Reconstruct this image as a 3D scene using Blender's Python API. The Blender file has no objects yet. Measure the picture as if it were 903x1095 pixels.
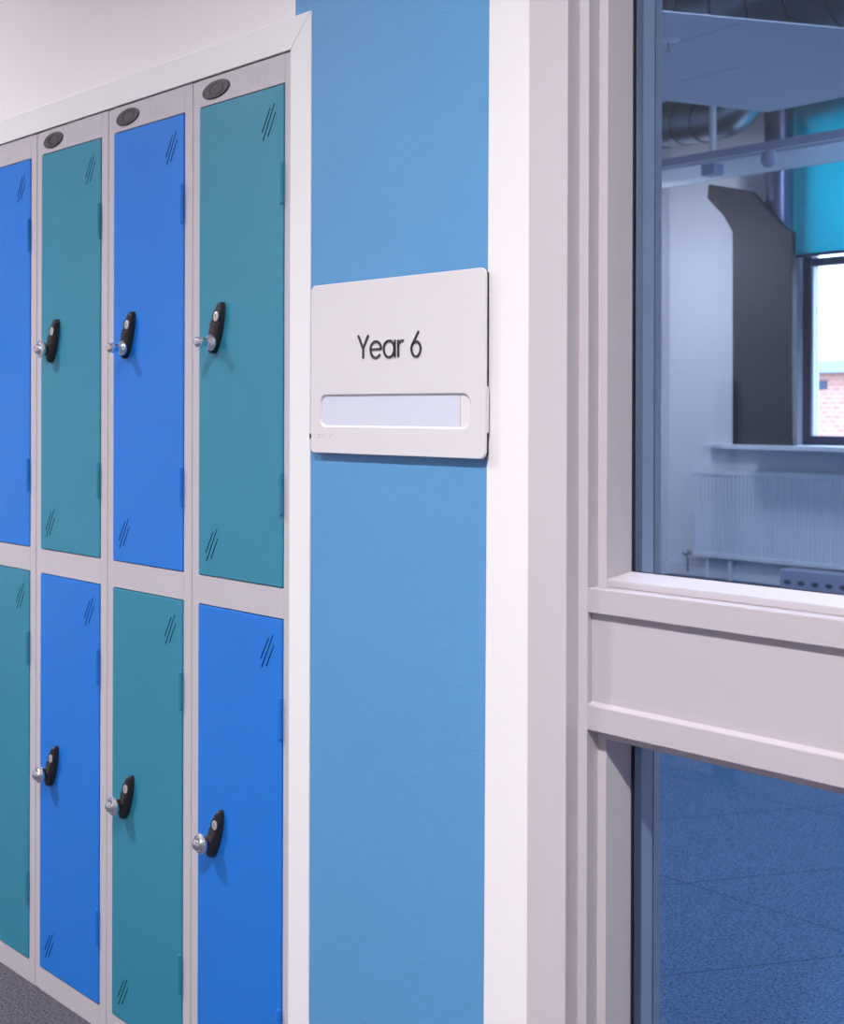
import bpy, bmesh, math, random
from math import pi, sin, cos, radians
from mathutils import Matrix, Vector, noise

C = bpy.context.scene.collection
S = bpy.context.scene

# ------------------------------------------------------------------ camera
EYE = 1.203
YAW = math.atan2(0.74355, 0.66868)          # looks left along the corridor wall
cam_d = bpy.data.cameras.new('camera')
cam = bpy.data.objects.new('camera', cam_d); C.objects.link(cam)
cam_d.sensor_fit = 'VERTICAL'; cam_d.sensor_height = 36.0; cam_d.sensor_width = 36.0
cam_d.lens = 1465.0 / 1095.0 * 36.0
cam_d.shift_y = -106.5 / 1095.0
cam_d.clip_start = 0.05; cam_d.clip_end = 200
cam_d.dof.use_dof = True; cam_d.dof.focus_distance = 2.15; cam_d.dof.aperture_fstop = 9.5
cam.matrix_world = (Matrix.Translation((0, 0, EYE)) @ Matrix.Rotation(YAW, 4, 'Z')
                    @ Matrix.Rotation(radians(90), 4, 'X') @ Matrix.Rotation(radians(0.157), 4, 'Z'))
S.camera = cam

# ------------------------------------------------------------------ view and world
S.view_settings.view_transform = 'Standard'
S.view_settings.look = 'None'
S.view_settings.gamma = 1.0
S.view_settings.use_curve_mapping = False
S.view_settings.exposure = 0.0
S.cycles.max_bounces = 10
S.cycles.diffuse_bounces = 5
S.cycles.glossy_bounces = 5
S.cycles.transparent_max_bounces = 12
S.cycles.sample_clamp_indirect = 4.0
S.cycles.caustics_reflective = False
S.cycles.caustics_refractive = False
S.cycles.use_denoising = True

W = bpy.data.worlds.new('overcast_sky'); S.world = W; W.use_nodes = True
bg = W.node_tree.nodes['Background']
bg.inputs[0].default_value = (0.80, 0.88, 1.0, 1); bg.inputs[1].default_value = 7.5

def area(name, loc, rot, size, power, col, shape='DISK', size_y=None, spread=180):
    d = bpy.data.lights.new(name, 'AREA'); d.energy = power; d.color = col; d.shape = shape; d.size = size
    if size_y: d.size_y = size_y
    d.spread = radians(spread)
    o = bpy.data.objects.new(name, d); C.objects.link(o); o.location = loc; o.rotation_euler = rot
    return o

WARM = (1.0, 0.985, 0.965)
DAY = (0.80, 0.85, 1.0)
# corridor: two small ceiling downlights, plus broad unseen fill lights added overhead
area('downlight', (-0.42, -0.36, 3.12), (0, 0, 0), 0.085, 92, WARM, spread=134)
area('downlight', (-3.75, -0.36, 3.12), (0, 0, 0), 0.085, 84, WARM, spread=134)
area('corridor_fill_light', (-1.9, -0.50, 3.12), (0, 0, 0), 0.6, 5, WARM, 'SQUARE')
area('corridor_fill_light', (-5.2, -0.1, 3.12), (0, 0, 0), 0.6, 8, WARM, 'SQUARE')
area('corridor_fill_light', (1.3, -0.2, 3.12), (0, 0, 0), 0.6, 8, WARM, 'SQUARE')
# classroom ceiling lights, one added wall-wash lamp, and sky through its windows
area('unseen_classroom_light', (-1.6, 3.2, 3.5), (0, 0, 0), 0.9, 125, DAY, 'SQUARE')
area('unseen_classroom_light', (-2.0, 6.3, 3.5), (0, 0, 0), 0.9, 125, DAY, 'SQUARE')
area('unseen_classroom_light', (-6.05, 6.98, 2.40), (radians(50), 0, 0), 0.4, 13.5, (1.0, 0.90, 0.90), 'SQUARE')  # unseen lamp added to brighten the far wall
for wx in (-4.6, -1.9, 0.8):
    p = area('window_portal', (wx, 8.62, 2.15), (radians(90), 0, pi), 1.5, 0, (1, 1, 1), 'RECTANGLE', 2.3)
    p.rotation_euler = (radians(-90), 0, 0)
    p.data.cycles.is_portal = True

# ------------------------------------------------------------------ materials
def srgb(r, g, b):
    f = lambda c: (c / 255 / 12.92) if c / 255 <= 0.04045 else ((c / 255 + 0.055) / 1.055) ** 2.4
    return (f(r), f(g), f(b), 1)

def mat(name, col, rough=0.5, metal=0.0, spec=0.5, bump=0.0, bscale=200.0, bdet=2.0, var=0.0, vscale=8.0, coat=0.0):
    m = bpy.data.materials.new(name); m.use_nodes = True
    nt = m.node_tree; b = nt.nodes['Principled BSDF']
    b.inputs['Base Color'].default_value = col; b.inputs['Roughness'].default_value = rough
    b.inputs['Metallic'].default_value = metal; b.inputs['Specular IOR Level'].default_value = spec
    if coat: b.inputs['Coat Weight'].default_value = coat
    tc = nt.nodes.new('ShaderNodeTexCoord')
    if bump:
        n = nt.nodes.new('ShaderNodeTexNoise'); n.inputs['Scale'].default_value = bscale; n.inputs['Detail'].default_value = bdet
        bp = nt.nodes.new('ShaderNodeBump'); bp.inputs['Strength'].default_value = bump; bp.inputs['Distance'].default_value = 0.001
        nt.links.new(tc.outputs['Object'], n.inputs['Vector']); nt.links.new(n.outputs['Fac'], bp.inputs['Height'])
        nt.links.new(bp.outputs['Normal'], b.inputs['Normal'])
    if var:
        n2 = nt.nodes.new('ShaderNodeTexNoise'); n2.inputs['Scale'].default_value = vscale; n2.inputs['Detail'].default_value = 3
        r = nt.nodes.new('ShaderNodeMapRange'); r.inputs['From Min'].default_value = 0.3; r.inputs['From Max'].default_value = 0.7
        r.inputs['To Min'].default_value = 1 - var; r.inputs['To Max'].default_value = 1 + var
        mx = nt.nodes.new('ShaderNodeMix'); mx.data_type = 'RGBA'; mx.blend_type = 'MULTIPLY'; mx.inputs[0].default_value = 1
        mx.inputs['A'].default_value = col
        nt.links.new(tc.outputs['Object'], n2.inputs['Vector']); nt.links.new(n2.outputs['Fac'], r.inputs['Value'])
        nt.links.new(r.outputs['Result'], mx.inputs['B']); nt.links.new(mx.outputs['Result'], b.inputs['Base Color'])
    return m

def wood_paint(name, col, rough, axis):
    """painted joinery: faint brush grain running along one axis"""
    m = mat(name, col, rough)
    nt = m.node_tree; b = nt.nodes['Principled BSDF']; tc = nt.nodes['Texture Coordinate']
    mp = nt.nodes.new('ShaderNodeMapping'); sc = [420, 420, 420]; sc[axis] = 9; mp.inputs['Scale'].default_value = sc
    n = nt.nodes.new('ShaderNodeTexNoise'); n.inputs['Scale'].default_value = 1; n.inputs['Detail'].default_value = 2
    bp = nt.nodes.new('ShaderNodeBump'); bp.inputs['Strength'].default_value = 0.22; bp.inputs['Distance'].default_value = 0.0006
    nt.links.new(tc.outputs['Object'], mp.inputs['Vector']); nt.links.new(mp.outputs['Vector'], n.inputs['Vector'])
    nt.links.new(n.outputs['Fac'], bp.inputs['Height']); nt.links.new(bp.outputs['Normal'], b.inputs['Normal'])
    return m

M = {}
M['white_wall'] = mat('white_wall_paint', srgb(243, 238, 240), 0.6, bump=0.25, bscale=260, var=0.01, vscale=2)
M['upper_wall'] = mat('pale_wall_paint', srgb(250, 243, 246), 0.65, bump=0.25, bscale=260)
M['trim'] = mat('white_trim_gloss', srgb(243, 240, 243), 0.4)
M['blue_wall'] = mat('blue_wall_paint', srgb(88, 149, 200), 0.5, bump=0.35, bscale=320, bdet=3, var=0.03, vscale=3)
M['locker_grey'] = mat('locker_grey_powder_coat', srgb(195, 189, 196), 0.42, bump=0.12, bscale=700)
M['locker_inside'] = mat('locker_inside', srgb(60, 58, 62), 0.7)
M['blue_door'] = mat('blue_powder_coat', srgb(26, 116, 212), 0.36, bump=0.16, bscale=600, var=0.02, vscale=6)
M['teal_door'] = mat('teal_powder_coat', srgb(46, 130, 158), 0.36, bump=0.16, bscale=600, var=0.02, vscale=6)
M['blue_dark'] = mat('blue_slot', srgb(4, 14, 50), 1.0, spec=0)
M['teal_dark'] = mat('teal_slot', srgb(5, 26, 38), 1.0, spec=0)
M['black_plastic'] = mat('black_plastic', srgb(38, 34, 35), 0.33, bump=0.08, bscale=900)
M['badge'] = mat('charcoal_badge', srgb(58, 56, 62), 0.45)
M['badge_line'] = mat('black_badge_line', srgb(22, 21, 24), 0.4)
M['chrome'] = mat('chrome', (0.92, 0.92, 0.94, 1), 0.05, metal=1)
M['dial'] = mat('silver_dial', (0.86, 0.84, 0.82, 1), 0.28, metal=0.7)
M['grey_wood_v'] = wood_paint('grey_joinery_upright', srgb(201, 193, 200), 0.38, 2)
M['grey_wood_h'] = wood_paint('grey_joinery_rail', srgb(190, 181, 190), 0.38, 0)
M['inner_frame'] = mat('inner_frame_paint', srgb(104, 104, 112), 0.5)
M['gasket'] = mat('black_gasket', srgb(30, 28, 34), 0.6)
M['sign'] = mat('sign_plastic', srgb(226, 220, 225), 0.45, bump=0.05, bscale=900)
M['sign_back'] = mat('sign_back_black', srgb(20, 16, 20), 0.5)
M['sign_paper'] = mat('sign_paper', srgb(216, 218, 234), 0.5)
M['sign_clip'] = mat('sign_clip_plastic', srgb(232, 226, 228), 0.35)
M['ink'] = mat('lettering_black', srgb(38, 30, 40), 0.4)
M['braille'] = mat('braille_grey', srgb(165, 158, 166), 0.4)
M['ceiling'] = mat('ceiling_tile', srgb(205, 202, 204), 0.8)
M['opposite'] = mat('opposite_wall_paint', srgb(206, 202, 206), 0.7)
M['added_door'] = mat('added_door_paint', srgb(168, 168, 182), 0.5)
M['class_wall'] = mat('classroom_wall_paint', srgb(226, 226, 232), 0.8)
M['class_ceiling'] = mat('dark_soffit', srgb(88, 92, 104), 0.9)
M['raft'] = mat('acoustic_raft', srgb(205, 208, 222), 0.85)
M['duct'] = mat('galvanised_duct', (0.27, 0.34, 0.40, 1), 0.30, metal=0.9)
M['dark_box'] = mat('dark_grey_boxing', srgb(42, 38, 46), 0.6)
M['steel'] = mat('dark_steel_pipe', (0.20, 0.20, 0.30, 1), 0.35, metal=0.8)
M['white_metal'] = mat('white_enamel', srgb(228, 230, 238), 0.4)
M['beam'] = mat('light_fitting_grey', srgb(160, 165, 190), 0.5)
M['dark_alu'] = mat('dark_window_aluminium', srgb(62, 66, 92), 0.4)
M['brass'] = mat('valve_metal', (0.45, 0.42, 0.45, 1), 0.3, metal=0.9)
M['roof_slate'] = mat('roof_slate', srgb(108, 120, 140), 0.7)
M['asphalt'] = mat('playground_asphalt', srgb(130, 128, 130), 0.9, bump=0.5, bscale=80)
M['bark'] = mat('bark', srgb(70, 62, 66), 0.9)

def carpet(name, a, b_, scale, joints=None):
    m = bpy.data.materials.new(name); m.use_nodes = True
    nt = m.node_tree; b = nt.nodes['Principled BSDF']; b.inputs['Roughness'].default_value = 0.95
    b.inputs['Specular IOR Level'].default_value = 0.1
    tc = nt.nodes.new('ShaderNodeTexCoord')
    n = nt.nodes.new('ShaderNodeTexNoise'); n.inputs['Scale'].default_value = scale; n.inputs['Detail'].default_value = 4
    n.inputs['Roughness'].default_value = 0.75
    cr = nt.nodes.new('ShaderNodeValToRGB'); cr.color_ramp.elements[0].position = 0.36; cr.color_ramp.elements[1].position = 0.66
    cr.color_ramp.elements[0].color = a; cr.color_ramp.elements[1].color = b_
    bp = nt.nodes.new('ShaderNodeBump'); bp.inputs['Strength'].default_value = 0.8; bp.inputs['Distance'].default_value = 0.004
    nt.links.new(tc.outputs['Object'], n.inputs['Vector']); nt.links.new(n.outputs['Fac'], cr.inputs['Fac'])
    nt.links.new(n.outputs['Fac'], bp.inputs['Height']); nt.links.new(bp.outputs['Normal'], b.inputs['Normal'])
    out = cr.outputs['Color']
    if joints:
        for (nx, ny, off, pitch) in joints:
            d = nt.nodes.new('ShaderNodeVectorMath'); d.operation = 'DOT_PRODUCT'; d.inputs[1].default_value = (nx, ny, 0)
            nt.links.new(tc.outputs['Object'], d.inputs[0])
            ad = nt.nodes.new('ShaderNodeMath'); ad.operation = 'ADD'; ad.inputs[1].default_value = -off + 100 * pitch
            nt.links.new(d.outputs['Value'], ad.inputs[0])
            md = nt.nodes.new('ShaderNodeMath'); md.operation = 'MODULO'; md.inputs[1].default_value = pitch
            nt.links.new(ad.outputs[0], md.inputs[0])
            lt = nt.nodes.new('ShaderNodeMath'); lt.operation = 'LESS_THAN'; lt.inputs[1].default_value = 0.006
            nt.links.new(md.outputs[0], lt.inputs[0])
            f = nt.nodes.new('ShaderNodeMath'); f.operation = 'MULTIPLY'; f.inputs[1].default_value = 0.45
            nt.links.new(lt.outputs[0], f.inputs[0])
            mx = nt.nodes.new('ShaderNodeMix'); mx.data_type = 'RGBA'
            nt.links.new(f.outputs[0], mx.inputs[0]); nt.links.new(out, mx.inputs['A'])
            mx.inputs['B'].default_value = (a[0] * .3, a[1] * .3, a[2] * .3, 1)
            out = mx.outputs['Result']
    nt.links.new(out, b.inputs['Base Color'])
    return m
M['grey_carpet'] = carpet('grey_carpet', srgb(48, 46, 56), srgb(118, 114, 126), 190)
M['blue_carpet'] = carpet('blue_carpet', srgb(40, 64, 96), srgb(92, 122, 152), 150,
                          [(0, 1, 2.85, 0.81), (0.890, -0.455, -0.36 * 0 - 2.551 * 0.890 - 3.232 * 0.455 + 0.0, 0.52)])

def brick_mat():
    m = bpy.data.materials.new('orange_brick'); m.use_nodes = True
    nt = m.node_tree; b = nt.nodes['Principled BSDF']; b.inputs['Roughness'].default_value = 0.85
    tc = nt.nodes.new('ShaderNodeTexCoord'); mp = nt.nodes.new('ShaderNodeMapping'); mp.inputs['Rotation'].default_value = (radians(90), 0, 0)
    br = nt.nodes.new('ShaderNodeTexBrick'); br.inputs['Color1'].default_value = srgb(226, 160, 136); br.inputs['Color2'].default_value = srgb(214, 140, 118)
    br.inputs['Mortar'].default_value = srgb(220, 200, 190); br.inputs['Scale'].default_value = 2.2
    nt.links.new(tc.outputs['Object'], mp.inputs['Vector']); nt.links.new(mp.outputs['Vector'], br.inputs['Vector'])
    nt.links.new(br.outputs['Color'], b.inputs['Base Color'])
    return m
M['brick'] = brick_mat()

def glass_mat(name, tint):
    m = bpy.data.materials.new(name); m.use_nodes = True
    nt = m.node_tree; nt.nodes.clear()
    out = nt.nodes.new('ShaderNodeOutputMaterial'); mix = nt.nodes.new('ShaderNodeMixShader')
    tr = nt.nodes.new('ShaderNodeBsdfTransparent'); tr.inputs[0].default_value = tint
    gl = nt.nodes.new('ShaderNodeBsdfGlossy'); gl.inputs['Roughness'].default_value = 0.0
    gl.inputs['Color'].default_value = (0.9, 0.95, 1, 1)
    fr = nt.nodes.new('ShaderNodeFresnel'); ge = nt.nodes.new('ShaderNodeNewGeometry'); mr = nt.nodes.new('ShaderNodeMapRange')
    mr.inputs['To Min'].default_value = 1.5; mr.inputs['To Max'].default_value = 1 / 1.5     # same reflectance on both faces of the pane
    nt.links.new(ge.outputs['Backfacing'], mr.inputs['Value']); nt.links.new(mr.outputs['Result'], fr.inputs['IOR'])
    nt.links.new(fr.outputs[0], mix.inputs[0]); nt.links.new(tr.outputs[0], mix.inputs[1]); nt.links.new(gl.outputs[0], mix.inputs[2])
    nt.links.new(mix.outputs[0], out.inputs[0])
    return m
M['glass'] = glass_mat('tinted_screen_glass', (0.80, 0.90, 1.0, 1))
M['clear_glass'] = glass_mat('window_glass', (0.95, 0.97, 1.0, 1))

def blind_mat():
    m = bpy.data.materials.new('cyan_blind_fabric'); m.use_nodes = True
    nt = m.node_tree; nt.nodes.clear()
    out = nt.nodes.new('ShaderNodeOutputMaterial'); mix = nt.nodes.new('ShaderNodeMixShader'); mix.inputs[0].default_value = 0.5
    d = nt.nodes.new('ShaderNodeBsdfDiffuse'); d.inputs[0].default_value = srgb(50, 202, 216)
    t = nt.nodes.new('ShaderNodeBsdfTranslucent'); t.inputs[0].default_value = srgb(80, 218, 226)
    nt.links.new(d.outputs[0], mix.inputs[1]); nt.links.new(t.outputs[0], mix.inputs[2]); nt.links.new(mix.outputs[0], out.inputs[0])
    return m
M['blind'] = blind_mat()

# ------------------------------------------------------------------ mesh helpers
class MB:
    def __init__(s): s.bm = bmesh.new(); s.mi = 0
    def poly(s, pts, off):
        """extrude a planar outline by the vector off"""
        off = Vector(off); a = [s.bm.verts.new(p) for p in pts]; b = [s.bm.verts.new(Vector(p) + off) for p in pts]
        n = len(pts); fs = [s.bm.faces.new(a), s.bm.faces.new(b[::-1])]
        for i in range(n): fs.append(s.bm.faces.new((a[i], b[i], b[(i + 1) % n], a[(i + 1) % n])))
        for f in fs: f.material_index = s.mi
        return s
    def box(s, x0, x1, y0, y1, z0, z1):
        return s.poly([(x0, y0, z0), (x1, y0, z0), (x1, y0, z1), (x0, y0, z1)], (0, y1 - y0, 0))
    def tube(s, p0, p1, r0, r1=None, n=20, caps=True):
        p0 = Vector(p0); p1 = Vector(p1); r1 = r0 if r1 is None else r1
        d = (p1 - p0).normalized(); u = d.orthogonal().normalized(); v = d.cross(u)
        A = [s.bm.verts.new(p0 + (u * cos(2 * pi * i / n) + v * sin(2 * pi * i / n)) * r0) for i in range(n)]
        B = [s.bm.verts.new(p1 + (u * cos(2 * pi * i / n) + v * sin(2 * pi * i / n)) * r1) for i in range(n)]
        for i in range(n):
            f = s.bm.faces.new((A[i], A[(i + 1) % n], B[(i + 1) % n], B[i])); f.smooth = True; f.material_index = s.mi
        if caps:
            for cap in (A[::-1], B):
                f = s.bm.faces.new(cap); f.material_index = s.mi
                for e in f.edges: e.smooth = False
        return s
    def lathe(s, origin, axis, prof, n=32, sx=1.0):
        """prof: (radius, height along axis) pairs"""
        o = Vector(origin); d = Vector(axis).normalized(); u = d.orthogonal().normalized(); v = d.cross(u)
        rings = []
        for (r, h) in prof:
            if r < 1e-6: rings.append([s.bm.verts.new(o + d * h)])
            else: rings.append([s.bm.verts.new(o + d * h + (u * cos(2 * pi * i / n) + v * sin(2 * pi * i / n) * sx) * r) for i in range(n)])
        for a, b in zip(rings, rings[1:]):
            for i in range(n):
                j = (i + 1) % n
                if len(a) == 1 and len(b) == 1: continue
                if len(a) == 1: f = s.bm.faces.new((a[0], b[j], b[i]))
                elif len(b) == 1: f = s.bm.faces.new((a[i], a[j], b[0]))
                else: f = s.bm.faces.new((a[i], a[j], b[j], b[i]))
                f.smooth = True; f.material_index = s.mi
        return s
    def loops(s, rings, close_first=False, close_last=False, smooth=False):
        """skin equal-count closed loops one to the next"""
        R = [[s.bm.verts.new(p) for p in r] for r in rings]; n = len(R[0])
        for a, b in zip(R, R[1:]):
            for i in range(n):
                f = s.bm.faces.new((a[i], a[(i + 1) % n], b[(i + 1) % n], b[i])); f.smooth = smooth; f.material_index = s.mi
        if close_first: s.bm.faces.new(R[0][::-1]).material_index = s.mi
        if close_last: s.bm.faces.new(R[-1]).material_index = s.mi
        return s
    def build(s, name, mats, parent=None, bevel=0, segs=2, kind=None):
        bmesh.ops.recalc_face_normals(s.bm, faces=s.bm.faces)
        me = bpy.data.meshes.new(name); s.bm.to_mesh(me); s.bm.free()
        for m in (mats if isinstance(mats, (list, tuple)) else [mats]): me.materials.append(m)
        o = bpy.data.objects.new(name, me); C.objects.link(o)
        if parent: o.parent = parent
        if bevel:
            b = o.modifiers.new('edge', 'BEVEL'); b.width = bevel; b.segments = segs; b.limit_method = 'ANGLE'; b.angle_limit = radians(40)
            b.harden_normals = False
        if kind: o['kind'] = kind
        return o

def thing(name, label, cat, loc=(0, 0, 0), group=None):
    o = bpy.data.objects.new(name, None); C.objects.link(o); o.location = loc
    o['label'] = label; o['category'] = cat
    if group: o['group'] = group
    return o
def tag(o, label, cat, group=None):
    o['label'] = label; o['category'] = cat
    if group: o['group'] = group
    return o

# ------------------------------------------------------------------ main dimensions (metres)
D = 1.318                 # face of the corridor wall and of the lockers
XU = -1.775               # right end of the locker run
PITCH = 0.300
NL = 4                    # lockers in view
XL = XU - NL * PITCH      # left end of the run
ZT = 1.7842                # top of lockers
AX0, AX1 = -1.2364, -1.1687   # architrave of the glazed screen
Y1, Y2, YG = 1.3211, 1.3428, 1.3828
X1, X2, X3 = -1.1537, -1.1404, -1.1325
RX = 1.05                 # right-hand side of the screen opening, mirrored section

# ------------------------------------------------------------------ corridor shell
MB().box(-6.4, 3.0, -1.0, D + .20, -0.06, 0).build('floor', M['grey_carpet'], kind='structure')
w = MB()
w.box(-6.4, XL - .004, D, D + .14, 0, 3.15)                       # left of the locker recess
w.box(XL - .004, XU + .003, D, D + .14, ZT + .006, 3.15)          # above the lockers
wl = w.build('wall_corridor', M['upper_wall'], kind='structure')
w = MB()
w.poly([(XU + .003, D, 0), (-1.3373, D, 0), (-1.3243, D, 3.15), (XU + .003, D, 3.15)], (0, .14, 0))
w.build('wall_blue', M['blue_wall'], kind='structure')
w = MB()
w.poly([(-1.3373, D, 0), (AX0 + .03, D, 0), (AX0 + .03, D, 3.15), (-1.3243, D, 3.15)], (0, .14, 0))
w.build('wall_white', M['white_wall'], kind='structure')
w = MB(); w.box(AX0 + .03, RX + .05, D, D + .14, 2.32, 3.15); w.box(RX + .05, 3.0, D, D + .14, 0, 3.15)
w.build('wall_screen', M['white_wall'], kind='structure')
# recess behind the lockers (seen only through the gaps)
w = MB(); w.box(XL - .08, XL - .004, D + .14, D + .50, 0, 1.9); w.box(XU + .003, XU + .08, D + .14, D + .50, 0, 1.9)
w.box(XL - .08, XU + .08, D + .50, D + .56, 0, 1.9); w.box(XL - .004, XU + .003, D + .14, D + .50, ZT + .006, 1.9)
w.build('wall_recess', M['class_wall'], kind='structure')
MB().box(-6.4, 3.0, -1.0, D + .14, 3.15, 3.21).build('ceiling', M['ceiling'], kind='structure')
MB().box(-6.4, 3.0, -1.06, -1.0, 0, 3.15).build('wall_opposite', M['opposite'], kind='structure')
MB().box(-6.46, -6.4, -1.06, D + .14, 0, 3.15).build('wall_corridor_end', M['opposite'], kind='structure')
MB().box(3.0, 3.06, -1.06, D + .14, 0, 3.15).build('wall_corridor_start', M['opposite'], kind='structure')
dr = MB().box(-2.695, -1.75, -1.0, -.955, 0, 2.12).build('door_1', M['added_door'], kind='structure', bevel=.002)  # unseen door added for its mid-tone reflection in the screen glass

st = thing('post', 'slim black unseen post added opposite for a dark strip mirrored in the glass', 'post', (-2.70, -.94, 0))  # added out of view to make the dark reflected strip
MB().box(0, .078, -.045, 0, .012, 1.31).build('post_body', M['badge_line'], st, bevel=.004)
MB().box(-.02, .098, -.058, .04, 0, .012).build('base_plate', M['badge_line'], st, bevel=.002)

# white mitred trim round the locker recess
tf = D - .0025
MB().poly([(-1.782, tf, 0), (-1.728, tf, 0), (-1.728, tf, 1.8374), (-1.782, tf, 1.7864)], (0, .006, 0)).build('trim_1', M['trim'], bevel=.0008, kind='structure')
MB().poly([(-1.7828, tf, 1.7868), (-1.7288, tf, 1.8380), (XL - .06, tf, 1.8380), (XL - .006, tf, 1.7868)], (0, .006, 0)).build('trim_2', M['trim'], bevel=.0008, kind='structure')
MB().poly([(XL - .006, tf, 0), (XL - .006, tf, 1.7860), (XL - .0605, tf, 1.8372), (XL - .0605, tf, 0)], (0, .006, 0)).build('trim_3', M['trim'], bevel=.0008, kind='structure')

# ------------------------------------------------------------------ glazed screen
win = MB()
for sgn, mx in ((1, 0), (-1, 1)):
    fx = lambda x: x if not mx else (RX - (x - X1))
    prof = [(AX1 - .012, Y1), (X1, Y1), (X1, Y2), (X2, Y2), (X2, 1.438), (AX1 - .012, 1.438)]
    win.poly([(fx(px_), py_, 0) for px_, py_ in prof], (0, 0, 2.32))
win.box(X1, RX, Y1, 1.438, 2.26, 2.32)
win.box(X1, RX, Y1, 1.438, 0, 0.10)
win_o = win.build('window_1', M['grey_wood_v'], bevel=.0012, kind='structure')
a = MB(); a.box(AX0, AX1, D - .02, D + .02, 0, 2.39)
a.build('architrave', M['grey_wood_v'], win_o, bevel=.0012)
a = MB(); a.box(AX1, RX + .05, D - .02, D + .02, 2.32, 2.39); a.build('architrave', M['grey_wood_h'], win_o, bevel=.0015)
# transom: rails, recessed panel, lower bead
t = MB()
t.box(X1, RX, Y1, 1.438, .9495, .9813); t.box(X2, RX - .0133, Y2, 1.438, .9813, .9907)
t.poly([(X1, Y1, .8002), (X1, Y1, .8322), (X1, Y1 + .009, .8362), (X1, 1.438, .8362), (X1, 1.438, .8002)], (RX - X1, 0, 0))
t.box(X1 + .0135, RX - .0135, Y2, 1.438, .787, .8002)
t.build('transom', M['grey_wood_h'], win_o, bevel=.0012)
MB().box(X1 + .0004, RX - .0004, Y1 + .008, 1.43, .8355, .950).build('transom_panel', M['grey_wood_h'], win_o)
# glazing beads, mitred, corridor side
def bead_frame(z0, z1, name, front=(Y2 + .0005, YG), ins=.0079, mats=None):
    ya, yb = front; m = MB(); xa, xb = X2, RX - .0133
    o = [(xa, ya, z0), (xb, ya, z0), (xb, ya, z1), (xa, ya, z1)]
    i = [(xa + ins, yb, z0 + ins), (xb - ins, yb, z0 + ins), (xb - ins, yb, z1 - ins), (xa + ins, yb, z1 - ins)]
    bk = [(xa, yb, z0), (xb, yb, z0), (xb, yb, z1), (xa, yb, z1)]
    m.loops([o, i, bk, o]); bmesh.ops.remove_doubles(m.bm, verts=m.bm.verts, dist=1e-6)
    return m.build(name, mats or M['grey_wood_v'], win_o)
for (z0, z1) in ((.9907, 2.26), (.10, .787)):
    bead_frame(z0, z1, 'glazing_bead')
    bead_frame(z0, z1, 'inner_glazing_bead', front=(1.414, 1.3905), ins=.0079, mats=M['inner_frame'])
    g = MB(); xa, xb = X2 + .002, RX - .0153
    g.box(xa, xb, YG + .0012, YG + .0065, z0 + .002, z1 - .002)
    g.build('glass_pane', M['glass'], win_o)
    g = MB(); k = .0095
    for (p, q, r, s_) in ((xa, xa + k - .0015, z0, z1), (xb - k + .0015, xb, z0, z1), (xa, xb, z0, z0 + k - .0005), (xa, xb, z1 - k + .0005, z1)):
        g.box(p, q, YG + .0001, YG + .0010, r, s_)
    g.build('gasket', M['gasket'], win_o)
g = MB(); g.box(AX1 - .012, X2 - .0002, 1.4382, 1.4402, 0, 2.3); g.box(X2 - .0002, RX, 1.4382, 1.4402, .79, .985)
g.build('inner_lining', M['inner_frame'], win_o)

# ------------------------------------------------------------------ lockers
def rrect(cx, cz, hw, hh, r, y, n=6, rot=0.0):
    pts = []
    for (sx, sz, a0) in ((1, 1, 0), (-1, 1, 90), (-1, -1, 180), (1, -1, 270)):
        for i in range(n + 1):
            a = radians(a0 + 90 * i / n)
            px = sx * (hw - r) + r * cos(a); pz = sz * (hh - r) + r * sin(a)
            pts.append((cx + px * cos(rot) - pz * sin(rot), y, cz + px * sin(rot) + pz * cos(rot)))
    return pts

def ellipse(cx, cz, a, b, y, n=36, rot=0.0, zs=0.0):
    out = []
    for i in range(n):
        t_ = 2 * pi * i / n; px, pz = a * cos(t_), b * sin(t_)
        out.append((cx + px * cos(rot) - pz * sin(rot), y, cz + px * sin(rot) + pz * cos(rot)))
    return out

DW, DH = 0.2475, 0.8135     # door leaf
def vent(parent, cx, cz, dark, paint):
    v = MB(); yd = -.0020
    # raised oval rim
    v.mi = 0
    rt = radians(-25.5); a, b = .0158, .0425
    v.loops([ellipse(cx, cz, a + .0016, b + .0016, yd + .0004, rot=rt), ellipse(cx, cz, a + .0006, b + .0006, yd - .0003, rot=rt),
             ellipse(cx, cz, a - .0008, b - .0008, yd - .0003, rot=rt), ellipse(cx, cz, a - .0022, b - .0022, yd + .0003, rot=rt)], smooth=True)
    # three slanting slots
    v.mi = 1
    for (x0, z0, x1, z1) in ((-.0185, -.0142, .0037, .0222), (-.0157, -.0280, .0157, .0280), (-.0024, -.0237, .0186, .0125)):
        d = Vector((x1 - x0, 0, z1 - z0)).normalized(); n_ = Vector((-d.z, 0, d.x)) * .00125
        p, q = Vector((cx + x0, yd - .0002, cz + z0)), Vector((cx + x1, yd - .0002, cz + z1))
        v.poly([p - n_, q - n_ * .8, q + d * .001, q + n_ * .8, p + n_, p - d * .001], (0, .002, 0))
    return v.build('vent', [paint, dark], parent)

def hinge(parent, cz, paint):
    h = MB(); x, L = DW - .0025, .066; y = -.0042
    g = [0, .16, .38, .55, .77, 1.0]
    for i in range(5):
        z0 = cz - L / 2 + g[i] * L + .0006; z1 = cz - L / 2 + g[i + 1] * L - .0006
        h.tube((x, y, z0), (x, y, z1), .0042, n=14)
    h.tube((x, y, cz - L / 2 - .001), (x, y, cz + L / 2 + .001), .0033, n=14)
    h.box(x - .0015, x + .0032, y, .004, cz - L / 2 + .0005, cz + L / 2 - .0005)
    return h.build('hinge', paint, parent)

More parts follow.
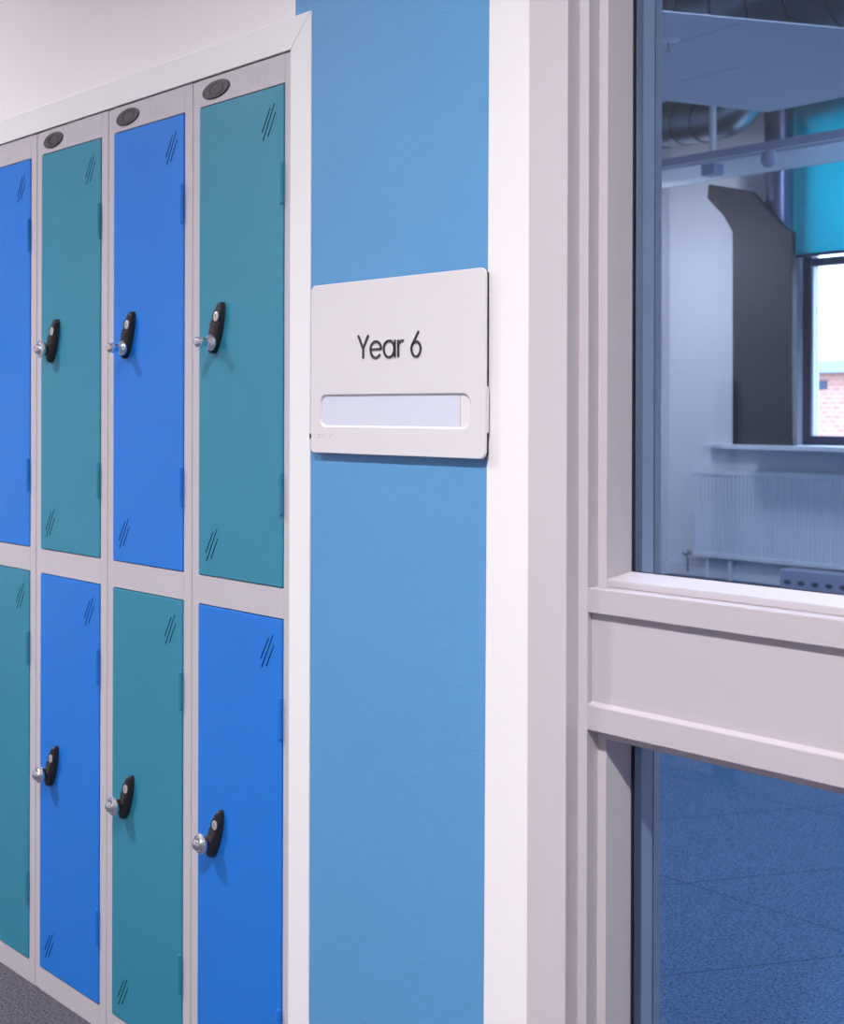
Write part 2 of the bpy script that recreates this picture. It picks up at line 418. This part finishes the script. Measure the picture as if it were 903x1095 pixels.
def lock(parent, kind, yd=-.002):
    rot = radians(-20.5); cx, cz = .0625, .4285
    def P(u, y, v): return (cx + u * cos(rot) - v * sin(rot), y, cz + u * sin(rot) + v * cos(rot))
    def prof(k, y, n=48):
        r = []
        for i in range(n):
            t_ = 2 * pi * i / n; v = .0468 * sin(t_)
            wdt = .0142 * (1 - .16 * sin(t_)) * cos(t_)
            r.append(P(wdt * k, y, v * (1 - (1 - k) * .35)))
        return r
    rings = [prof(1.0, yd), prof(1.0, yd - .0045), prof(.965, yd - .0075), prof(.89, yd - .0100), prof(.76, yd - .0120), prof(.58, yd - .0133), prof(.35, yd - .0140)]
    m = MB(); m.loops(rings, close_last=True, smooth=True)
    # grip ridges across the middle
    for k in range(4):
        v = .004 - k * .0056; w_ = .0085 - .0004 * k
        m.poly([P(-w_, yd - .0115, v), P(w_, yd - .0115, v), P(w_, yd - .0115, v + .0022), P(-w_, yd - .0115, v + .0022)], (0, -.0038, 0))
    # rim round the key dial, standing higher on the handle side
    e = lambda a, y, o=0, tilt=0: [P(o + a * cos(2 * pi * i / 28), y - tilt * (1 - cos(2 * pi * i / 28)), .0215 + a * 1.15 * sin(2 * pi * i / 28)) for i in range(28)]
    m.loops([e(.0096, yd - .009, .0026), e(.0096, yd - .0128, .0026, .0005), e(.0088, yd - .0136, .0026, .0006), e(.0080, yd - .0128, .0026, .0005), e(.0078, yd - .0105, .0026)], smooth=True)
    m.build('lock_housing', M['black_plastic'], parent)
    dl = MB(); dl.loops([e(.0074, yd - .0100, .0036), e(.0073, yd - .0143, .0036), e(.0062, yd - .0148, .0036)], close_last=True)
    kc = P(.0036, 0, .0215)
    dl.mi = 1; dl.box(kc[0] - .0005, kc[0] + .0005, yd - .0151, yd - .0147, kc[2] - .0035, kc[2] + .0035)
    dl.build('lock_dial', [M['dial'], M['badge_line']], parent)
    kx, kz = .0590, .4035
    kn = MB()
    if kind == 'ball':      # broad collar with a small ball on a short neck
        pr = [(.0, 0), (.0118, .0), (.0140, .0020), (.0142, .0042), (.0126, .0068), (.0090, .0090), (.0078, .0112),
              (.0074, .0150), (.0078, .0180), (.0092, .0212), (.0100, .0250), (.0098, .0285), (.0084, .0322), (.0058, .0345), (.0030, .0355), (0, .0357)]
    else:                   # flared mushroom knob
        pr = [(.0, 0), (.0120, .0), (.0128, .0040), (.0118, .0080), (.0124, .0110), (.0148, .0140), (.0163, .0170), (.0166, .0200),
              (.0160, .0222), (.0144, .0232), (.0124, .0230), (.0112, .0240), (.0106, .0264), (.0088, .0296), (.0060, .0318), (.0030, .0328), (0, .0330)]
    if kind != 'ball': kx, kz = .0468, .4118; pr = [(r_ * 1.06, h_ * 1.06) for r_, h_ in pr]
    kn.lathe((kx, yd - (.0110 if kind == 'ball' else .0040), kz), (0, -1, 0), pr, n=40)
    kn.build('lock_knob', M['chrome'], parent)

def make_locker():
    """origin at the foot, door hinge side to the right; left edge at x=0, face at y=0"""
    root = thing('locker', '', 'locker')
    U = PITCH - .0005; dl = .0260; dr = dl + DW      # door opening left and right
    g = .0014
    zs = [0.0, .0495, .8655, .9185, 1.7355, ZT]
    m = MB()
    m.box(0, dl - g, .0014, .45, 0, ZT); m.box(dr + g, U, 0, .45, 0, ZT)
    m.box(dl - g, dr + g, .44, .45, 0, ZT)
    m.build('carcass', M['locker_grey'], root, bevel=.0012)
    for nm, z0, z1 in (('bottom_rail', zs[0], zs[1] - g), ('middle_rail', zs[2] + g, zs[3] - g)):
        r = MB(); r.poly([(dl - .0032, 0, z0), (dr + g, 0, z0), (dr + g, 0, z1), (dl - .0032, 0, z1)], (0, .43, 0))
        r.build(nm, M['locker_grey'], root, bevel=.0010)
    r = MB(); z0, z1 = zs[4] + g, ZT
    r.poly([(dl - .0032, 0, z0), (dr + g, 0, z0), (dr + g, 0, z1), (dl - .007, 0, z1), (dl - .0105, 0, z1 - .001), (dl - .0075, 0, z1 - .007), (dl - .006, 0, z1 - .012)][0:3]
           + [(dl - .0085, 0, z1), (dl - .0060, 0, z1 - .0030), (dl - .0042, 0, z1 - .008)], (0, .43, 0))
    r.build('header', M['locker_grey'], root, bevel=.0010)
    b = MB(); bx, bz, br = .0752, 1.7605, radians(3)
    b.loops([ellipse(bx, bz, .0420, .0152, 0, rot=br), ellipse(bx, bz, .0420, .0152, -.0018, rot=br), ellipse(bx, bz, .0395, .0132, -.0028, rot=br)], close_last=True, smooth=True)
    b.mi = 1
    b.loops([ellipse(bx + .004, bz, .0222, .0102, -.0027, rot=br), ellipse(bx + .004, bz, .0218, .0099, -.0034, rot=br),
             ellipse(bx + .004, bz, .0200, .0088, -.0034, rot=br), ellipse(bx + .004, bz, .0196, .0085, -.0027, rot=br)])
    b.build('badge', [M['badge'], M['badge_line']], root)
    # faint pressed lettering-like marks beside the badge
    p = MB(); random.seed(4)
    for k in range(8):
        x = .158 + k * .0095
        p.box(x, x + .0012, -.00018, .001, 1.748, 1.766)
        if k % 2: p.box(x, x + .0065, -.00018, .001, 1.7645, 1.7658)
        else: p.box(x, x + .0060, -.00018, .001, 1.7565, 1.7577)
    p.build('embossing', M['locker_grey'], root)
    doors = []
    for z in (zs[1], zs[3]):
        d = MB(); d.box(0, DW, -.0020, .016, 0, zs[2] - zs[1])
        o = d.build('door', M['blue_door'], root, bevel=.0012, segs=3); o.location = (dl, 0, z)
        doors.append(o)
    return root, doors, dl

def fit_out(door, paint, dark, knob='mushroom'):
    door.data.materials[0] = paint
    vent(door, .2072, .7605, dark, paint); vent(door, .0420, .0540, dark, paint)
    hinge(door, .656, paint); hinge(door, .151, paint)
    lock(door, knob)

def copy_tree(o, parent=None):
    c = o.copy(); C.objects.link(c); c.parent = parent
    for ch in list(o.children): copy_tree(ch, c)
    return c

root, doors, dl = make_locker()
d0, d1 = doors      # lower, upper
bd, td = d0, d1
fit_out(bd, M['blue_door'], M['blue_dark'])
fit_out(td, M['teal_door'], M['teal_dark'], 'ball')
# the kind with teal above blue is root; build the blue-above-teal kind from it
KN = {'mushroom': [c.data for c in bd.children if c.name.startswith('lock_knob')][0], 'ball': [c.data for c in td.children if c.name.startswith('lock_knob')][0]}
other = copy_tree(root)
for ch in other.children:
    if ch.name.startswith('door'):
        ch.location.z = .9185 if abs(ch.location.z - .0495) < .01 else .0495
LAB = ['grey double locker beside the white trim and blue wall, teal door above blue, whole badge',
       'grey double locker with blue door above teal, second from the blue wall',
       'grey double locker with teal door above blue, third from the blue wall',
       'grey double locker with blue door above teal, cut off by the photo edge']
for i in range(NL):
    r = root if i == 0 else (other if i == 1 else copy_tree(root if i % 2 == 0 else other))
    r.location = (XU - (i + 1) * PITCH, D, 0)
    for ch in r.children:
        if ch.name.startswith('door'):
            up = ch.location.z > .5
            for g_ in ch.children:
                if g_.name.startswith('lock_knob'): g_.data = KN['ball' if (up and i < 2) else 'mushroom']
    r['label'] = LAB[i]; r['group'] = 'school lockers along the corridor'

# ------------------------------------------------------------------ door sign
sg = thing('room_sign', 'pale grey plastic wall sign reading Year 6 on the blue wall', 'sign', (-1.5195, D, 1.270))
# local coordinates: x across, z up, y=0 at the wall
hw, hh = .1950, .1305
yf = -.0116
wx, wz, whw, whh = .0000 + (-1.5210 + 1.518), 1.2052 - 1.270, .1695, .0252
N6 = 8
def ring(hw_, hh_, r_, y_, cx_=0, cz_=0): return rrect(cx_, cz_, hw_, hh_, r_, y_, n=N6)
p = MB()
p.loops([ring(hw, hh, .0110, yf + .0035), ring(hw, hh, .0110, yf + .0010), ring(hw - .0010, hh - .0010, .0100, yf),
         ring(whw, whh, .0150, yf, wx, wz), ring(whw - .0035, whh - .0028, .0125, yf + .0022, wx, wz), ring(whw - .0035, whh - .0028, .0125, yf + .0035, wx, wz),
         ring(hw, hh, .0110, yf + .0035)])
bmesh.ops.remove_doubles(p.bm, verts=p.bm.verts, dist=1e-7)
p.build('face_plate', M['sign'], sg)
q = MB(); q.box(-.1905, .1915, yf + .0066, -.0002, -.126, .126); q.build('back_plate', M['sign_back'], sg, bevel=.003)
q = MB(); q.box(wx - whw + .001, wx + whw - .0245, yf + .0029, yf + .0042, wz - whh + .001, wz + whh - .001); q.build('name_strip', M['sign_paper'], sg)
q = MB(); q.box(wx + whw - .0240, .1948, yf + .0036, yf + .0075, wz - whh - .004, wz + whh + .008)
q.box(.1912, .1950, yf + .0052, -.004, wz - .030, wz + .030); q.build('strip_clip', M['sign_clip'], sg, bevel=.0008)
q = MB(); q.box(-.180, .176, yf + .0045, yf + .0070, -.1, -.02); q.build('strip_carrier', M['sign_clip'], sg)
q = MB()
q.poly([(-.1965 + .0040 * cos(a_), yf - .0006, -.1045 + .0042 * sin(a_)) for a_ in [radians(-90 + 15 * i) for i in range(13)]], (0, .010, 0))
q.build('notch', M['sign_back'], sg)

def stroke(m, pts, wd, y0, th, closed=False):
    n = len(pts); L, R = [], []
    for i in range(n):
        a_ = Vector(pts[i - 1]) if (i > 0 or closed) else None
        b_ = Vector(pts[(i + 1) % n]) if (i < n - 1 or closed) else None
        c_ = Vector(pts[i])
        t1 = (c_ - a_).normalized() if a_ is not None else None
        t2 = (b_ - c_).normalized() if b_ is not None else None
        t_ = (t1 + t2).normalized() if (t1 is not None and t2 is not None) else (t1 or t2)
        nn = Vector((-t_.y, t_.x)); k = wd / 2
        if t1 is not None and t2 is not None: k /= max(.5, nn.dot(Vector((-t1.y, t1.x))))
        L.append(c_ + nn * k); R.append(c_ - nn * k)
    V = lambda p_, y: m.bm.verts.new((p_.x, y, p_.y))
    lf, rf = [V(p_, y0) for p_ in L], [V(p_, y0) for p_ in R]
    lb, rb = [V(p_, y0 + th) for p_ in L], [V(p_, y0 + th) for p_ in R]
    rng = range(n) if closed else range(n - 1)
    for i in rng:
        j = (i + 1) % n
        m.bm.faces.new((lf[i], lf[j], rf[j], rf[i])); m.bm.faces.new((lb[i], rb[i], rb[j], lb[j]))
        m.bm.faces.new((lf[i], lb[i], lb[j], lf[j])); m.bm.faces.new((rf[i], rf[j], rb[j], rb[i]))
    if not closed:
        m.bm.faces.new((lf[0], rf[0], rb[0], lb[0])); m.bm.faces.new((lf[-1], lb[-1], rb[-1], rf[-1]))
def arc(cx_, cz_, a_, b_, d0_, d1_, n=28): return [(cx_ + a_ * cos(radians(d0_ + (d1_ - d0_) * i / n)), cz_ + b_ * sin(radians(d0_ + (d1_ - d0_) * i / n))) for i in range(n + 1)]
T = MB(); sw = .0029; zb = 1.2835 - 1.270; X = lambda x: x + 1.518
y0, th = yf - .0020, .0022
cap = .0345
stroke(T, [(X(-1.5940), zb + cap), (X(-1.5822), zb + .0145), (X(-1.5822), zb)], sw, y0, th)
stroke(T, [(X(-1.5704), zb + cap), (X(-1.5822), zb + .0145)], sw, y0, th)
ec, eh = X(-1.5530), .0128
stroke(T, [(ec - .0118, zb + .0132), (ec + .0122, zb + .0132)], sw * .85, y0, th)
stroke(T, arc(ec, zb + .0125, .0122, .0121, 0, 322, 40), sw, y0, th)
ac = X(-1.5228)
stroke(T, arc(ac, zb + .0125, .0120, .0121, 0, 360, 40)[:-1], sw, y0, th, closed=True)
stroke(T, [(X(-1.5098), zb + .0252), (X(-1.5098), zb)], sw, y0, th)
stroke(T, [(X(-1.5022), zb + .0252), (X(-1.5022), zb)], sw, y0, th)
stroke(T, arc(X(-1.4930), zb + .0140, .0092, .0098, 178, 75, 10), sw, y0, th)
sc_ = X(-1.4634)
stroke(T, arc(sc_, zb + .0105, .0098, .0108, 0, 360, 40)[:-1], sw, y0, th, closed=True)
stroke(T, [(sc_ - .0090, zb + .0150), (X(-1.4582), zb + cap + .0010)], sw, y0, th)
T.build('lettering', M['ink'], sg)
# braille cells along the lower left
B = MB()
cells = ['134 56', '15', '345', '', '3456', '124']
pos = {'1': (0, 2), '2': (0, 1), '3': (0, 0), '4': (1, 2), '5': (1, 1), '6': (1, 0)}
for ci, ce in enumerate(cells):
    for ch in ce.replace(' ', ''):
        if ch in pos:
            ux, uz = pos[ch]
            B.lathe((-.1745 + ci * .0068 + ux * .0024, yf + .0002, -.1060 + uz * .0024), (0, -1, 0), [(.0008, 0), (.0007, .0005), (0, .0008)], n=8)
B.build('braille', M['braille'], sg)

# ------------------------------------------------------------------ classroom beyond the screen
YF = 8.27; CX0, CX1, CZ = -6.416, 2.6, 3.62
MB().box(CX0, CX1, D + .14, YF + .35, -.06, -.001).build('floor_classroom', M['blue_carpet'], kind='structure')
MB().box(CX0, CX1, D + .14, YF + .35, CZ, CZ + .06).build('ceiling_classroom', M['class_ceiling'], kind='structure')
MB().box(CX0 - .1, CX0, D + .14, YF + .35, 0, CZ).build('wall_left', M['class_wall'], kind='structure')
MB().box(CX1, CX1 + .1, D + .14, YF + .35, 0, CZ).build('wall_right', M['class_wall'], kind='structure')
# leave the locker recess clear
w = MB()
w.box(CX0, XL - .085, D + .145, D + .2, 0, CZ); w.box(XL - .085, XU + .085, D + .145, D + .2, 1.905, CZ)
w.box(XU + .085, AX0 + .045, D + .145, D + .2, 0, CZ)
w.box(AX0 + .045, RX + .05, D + .145, D + .2, 2.33, CZ); w.box(RX + .05, CX1, D + .145, D + .2, 0, CZ)
w.build('wall_near', M['class_wall'], kind='structure')
# far wall with three tall windows
wz0, wz1 = .985, 3.30
wins = [(-5.330, -3.85), (-2.65, -1.15), (.05, 1.55)]
w = MB(); w.box(CX0, CX1, YF, YF + .3, 0, wz0 - .02); w.box(CX0, CX1, YF, YF + .3, wz1, CZ)
xs = [CX0] + [v for p_ in wins for v in p_] + [CX1]
for k in range(0, len(xs), 2): w.box(xs[k], xs[k + 1], YF, YF + .3, wz0 - .02, wz1)
w.build('wall_far', M['class_wall'], kind='structure')
for k, (xa, xb) in enumerate(wins):
    f = MB(); y0_, y1_ = YF + .02, YF + .09
    fw = .118 if k == 0 else .06
    f.box(xa + .045, xa + fw, y0_, y1_, wz0, wz1); f.box(xb - .06, xb, y0_, y1_, wz0, wz1)
    f.box(xa + fw, xb - .06, y0_, y1_, wz0, wz0 + .065); f.box(xa + fw, xb - .06, y0_, y1_, wz1 - .06, wz1)
    f.box(xa + fw, xb - .06, y0_, y1_, 2.215, 2.27)
    f.box((xa + xb) / 2 + .2, (xa + xb) / 2 + .25, y0_, y1_, wz0 + .065, 2.215)
    fo = f.build('window_%d' % (k + 2), M['dark_alu'], bevel=.004, kind='structure')
    g = MB(); g.box(xa + fw, xb - .06, YF + .05, YF + .056, wz0 + .06, wz1 - .06); g.build('window_pane', M['clear_glass'], fo)
    if k == 0:
        g = MB(); g.box(xa, xa + .045, YF - .01, YF + .09, wz0, 2.29); g.build('window_reveal', M['white_metal'], fo, bevel=.006)
        g = MB(); g.box(xa + fw, xa + fw + .018, YF + .012, YF + .05, wz0 + .065, 2.215); g.build('window_bead', M['white_metal'], fo)
s_ = MB(); s_.box(-6.04, -3.2, YF - .10, YF + .02, wz0 - .03, wz0); s_.build('window_sill', M['white_metal'], kind='structure', bevel=.004)
bl = thing('roller_blind', 'cyan roller blind pulled halfway down over the classroom window', 'blind', (-4.59, YF - .03, 2.288))
b_ = MB(); b_.box(-.75, .76, 0, .004, 0, 1.06); b_.build('fabric', M['blind'], bl)
b_ = MB(); b_.tube((-.75, .002, 0), (.76, .002, 0), .012, n=14); b_.build('bottom_bar', M['dark_alu'], bl)
b_ = MB(); b_.tube((-.65, -.02, 1.09), (.765, -.02, 1.09), .04, n=20); b_.build('roller', M['dark_alu'], bl)

# dark boxing standing on the sill, cranked over at the top
pts = [(783.5, 470, -5.6212, 0.988), (0, 0, -5.6259, 2.460), (0, 0, -5.7003, 2.578), (0, 0, -5.8393, 2.718), (0, 0, -5.8292, 2.816), (0, 0, -5.4775, 2.728), (0, 0, -5.2173, 2.459), (0, 0, -5.1521, 2.415), (0, 0, -5.1406, 0.988)]
bx = MB(); bx.poly([(p_[2], 7.95, p_[3]) for p_ in pts], (0, .055, 0))
tag(bx.build('duct_boxing', M['dark_box'], bevel=.004), 'dark grey boxing with cranked top left of the classroom window', 'boxing')
sh = MB(); sh.box(-5.68, -3.3, 7.90, YF - .105, .955, .9875)
sh.build('window_ledge', M['white_metal'], kind='structure', bevel=.004)
pp = thing('steel_pipe', 'dark round steel pipe rising behind the boxing beside the cyan blind', 'pipe', (-5.362, 8.116, 2.3))
q = MB(); q.tube((0, 0, -.10), (0, 0, 1.316), .098, n=40); q.build('pipe_body', M['steel'], pp)
q = MB(); q.tube((0, 0, .50), (0, 0, .53), .1, n=40); q.build('pipe_collar', M['steel'], pp)

# ceiling raft
ra = thing('ceiling_raft', 'pale suspended acoustic panel under the classroom ceiling', 'ceiling panel', (-3.7, 5.3, 2.8))
rf = MB()
rf.poly([(-4.178 + 3.7, 6.22 - 5.3, 0), (-4.62 + 3.7, 4.88 - 5.3, 0), (-3.80 + 3.7, 3.55 - 5.3, 0), (-2.56 + 3.7, 6.157 - 5.3, 0)], (0, 0, .006))
rf.build('panel', M['raft'], ra, bevel=.001)
for (jx, jy, kx_, ky_) in ((-3.646, 4.764, -3.388, 4.728), (-4.01, 5.32, -3.794, 5.318)):
    d_ = Vector((kx_ - jx, ky_ - jy, 0)); a_ = Vector((jx, jy, 0)) - d_ * .2; e_ = Vector((jx, jy, 0)) + d_ * 1.3
    n_ = Vector((-d_.y, d_.x, 0)).normalized() * .004; o_ = Vector((3.7, -5.3, -.0012))
    j = MB(); j.poly([a_ + o_ - n_, e_ + o_ - n_, e_ + o_ + n_, a_ + o_ + n_], (0, 0, .002)); j.build('panel_joint', M['beam'], ra)
for (hx, hy) in ((-4.2, 6.12), (-3.1, 6.12), (-3.95, 4.2)):
    j = MB(); j.tube((hx + 3.7, hy - 5.3, .006), (hx + 3.7, hy - 5.3, .82), .006, n=8); j.build('hanger', M['white_metal'], ra)
sp = thing('sprinkler', 'small white sprinkler head under the ceiling panel', 'sprinkler', (-3.655, 4.70, 2.8))
j = MB(); j.lathe((0, 0, 0), (0, 0, -1), [(0, 0), (.045, 0), (.045, .004), (.018, .010), (.012, .012), (0, .012)]); j.build('cover_plate', M['white_metal'], sp)
j = MB(); j.tube((0, 0, -.012), (0, 0, -.050), .006, n=10); j.lathe((0, 0, -.05), (0, 0, -1), [(0, 0), (.018, 0), (.018, .003), (0, .003)]); j.build('nozzle', M['brass'], sp)

# round ducts
def spiral_duct(name, label, p0, p1, r, elbow=None, n_seam=9):
    t_ = thing(name, label, 'duct', p0)
    d_ = Vector(p1) - Vector(p0); m_ = MB(); m_.tube((0, 0, 0), d_, r, n=48)
    m_.build('duct_body', M['duct'], t_)
    L = d_.length; dn = d_.normalized(); u = dn.orthogonal().normalized(); v = dn.cross(u)
    m_ = MB(); n = 40
    for k in range(n_seam):
        c0 = L * (k + .5) / n_seam; rings = []
        for (rr, off) in ((r - .002, -.006), (r + .006, -.004), (r + .006, .004), (r - .002, .006)):
            rings.append([dn * (c0 + off + .05 * cos(2 * pi * i / n)) + (u * cos(2 * pi * i / n) + v * sin(2 * pi * i / n)) * rr for i in range(n)])
        m_.loops(rings, smooth=True)
    m_.build('duct_seam', M['badge'], t_)
    if elbow:
        m_ = MB(); cols = []
        for i in range(9):
            a_ = radians(90 * i / 8); c_ = d_ + dn * (sin(a_) * r * 1.1) + Vector(elbow) * ((1 - cos(a_)) * r * 1.1)
            ax = (dn * cos(a_) + Vector(elbow) * sin(a_)).normalized(); uu = dn.cross(Vector(elbow)).normalized(); vv = ax.cross(uu)
            cols.append([c_ + (uu * cos(2 * pi * k / 32) + vv * sin(2 * pi * k / 32)) * r for k in range(32)])
        m_.loops(cols, smooth=True, close_last=True); m_.build('duct_elbow', M['duct'], t_)
    return t_
spiral_duct('spiral_duct', 'large spiral air duct above the ceiling panel at top right', (-4.5, 5.75, 3.24), (-1.6, 5.75, 3.24), .27, n_seam=14)
spiral_duct('spiral_duct', 'short round air duct end beside the steel pipe under the panel', (-6.40, 7.5, 3.19), (-5.42, 7.5, 3.16), .150, elbow=(0, .3, .95), n_seam=6)

# suspended linear light
lt = thing('linear_light', 'long pale suspended ceiling light crossing in front of the cyan blind', 'ceiling light', (-4.6, 6.9, 2.747))
q = MB(); q.box(-1.80, 2.6, 0, .62, 0, .058); q.build('housing', M['beam'], lt, bevel=.004)
q = MB(); q.box(-1.78, 2.58, .05, .57, -.006, .001); q.build('diffuser', M['white_metal'], lt, bevel=.002)
q = MB(); q.box(-1.80, 2.6, -.004, .0, .0, .006); q.build('edge_strip', M['white_metal'], lt)
for hx in (-.50, 1.9):
    q = MB(); q.tube((hx, .10, .058), (hx, .10, .86), .022, n=14); q.build('hanger', M['white_metal'], lt)
q = MB(); q.box(-.56, -.46, .06, .16, -.075, -.004); q.build('junction_box', M['beam'], lt, bevel=.006)
q = MB(); q.lathe((-.02, -.01, -.048), (0, -1, 0), [(0, -.02), (.042, -.02), (.054, -.005), (.054, .006), (.048, .012), (0, .014)], n=40); q.build('sensor_disc', M['beam'], lt)

# radiator
rd = thing('radiator', 'long white panel radiator under the classroom window', 'radiator', (-6.149, YF - .07, .155))
RW, RH = 2.6, .642
m_ = MB(); cols = []
nf = int(RW / .0333)
m_.box(0, RW, 0, .05, .0, .035); m_.box(0, RW, 0, .05, RH - .04, RH); m_.box(0, RW, .014, .05, .03, RH - .03)
m_.build('panel', M['white_metal'], rd, bevel=.003)
m_ = MB()
for k in range(nf):
    x = .02 + k * .0333
    m_.poly([(x, .0145, .034), (x + .005, .002, .034), (x + .0175, .002, .034), (x + .0225, .0145, .034)], (0, 0, RH - .074))
m_.build('fins', M['white_metal'], rd)
m_ = MB(); m_.tube((-.012, .02, .02), (-.055, .02, .02), .013, n=14); m_.tube((-.055, .02, .02), (-.055, .02, -.12), .008, n=12)
m_.lathe((-.055, .02, .02), (0, -1, 0), [(0, -.01), (.018, -.01), (.020, .02), (.016, .045), (0, .048)], n=18); m_.build('valve', M['brass'], rd)
m_ = MB(); m_.tube((.12, .02, -.153), (.12, .02, .0), .008); m_.build('pipe', M['white_metal'], rd)
for fx_ in (.30, 2.4): MB().box(fx_, fx_ + .03, .02, .06, -.1545, .0).build('foot', M['white_metal'], rd)
# low slotted pipe casing
cs = thing('pipe_casing', 'low pale pipe casing with a row of dark slots at the foot of the radiator', 'pipe casing', (-5.27, YF - .27, 0))
q = MB(); q.box(0, 2.2, 0, .15, 0, .150); q.build('casing', M['beam'], cs, bevel=.006)
for k in range(14):
    q = MB(); q.poly([(.06 + k * .105 + .028 * cos(2 * pi * i / 20), -.002, .068 + .016 * sin(2 * pi * i / 20)) for i in range(20)], (0, .004, 0)); q.build('slot', M['dark_alu'], cs)
q = MB(); q.box(CX0, CX1, YF - .015, YF - .001, 0, .10); q.build('baseboard_far', M['class_wall'], kind='structure', bevel=.003)

# ------------------------------------------------------------------ outside
MB().box(-60, 30, YF + .5, 80, -.35, -.30).build('ground', M['asphalt'], kind='structure')
hb = thing('brick_building', 'low orange brick building with grey roof seen through the far window', 'building', (-16, 30, -.3))
q = MB(); q.box(-6, 8, 0, 6, 0, 2.55); q.build('wall', M['brick'], hb)
q = MB(); q.poly([(-6.3, -.4, 2.50), (-6.3, 3.0, 2.95), (-6.3, 6.4, 2.50)], (14.6, 0, 0)); q.build('roof', M['roof_slate'], hb)
q = MB(); q.box(-2.85, -2.42, -.03, .05, 2.10, 2.32); q.build('window', M['dark_alu'], hb)

bpy.context.view_layer.update()
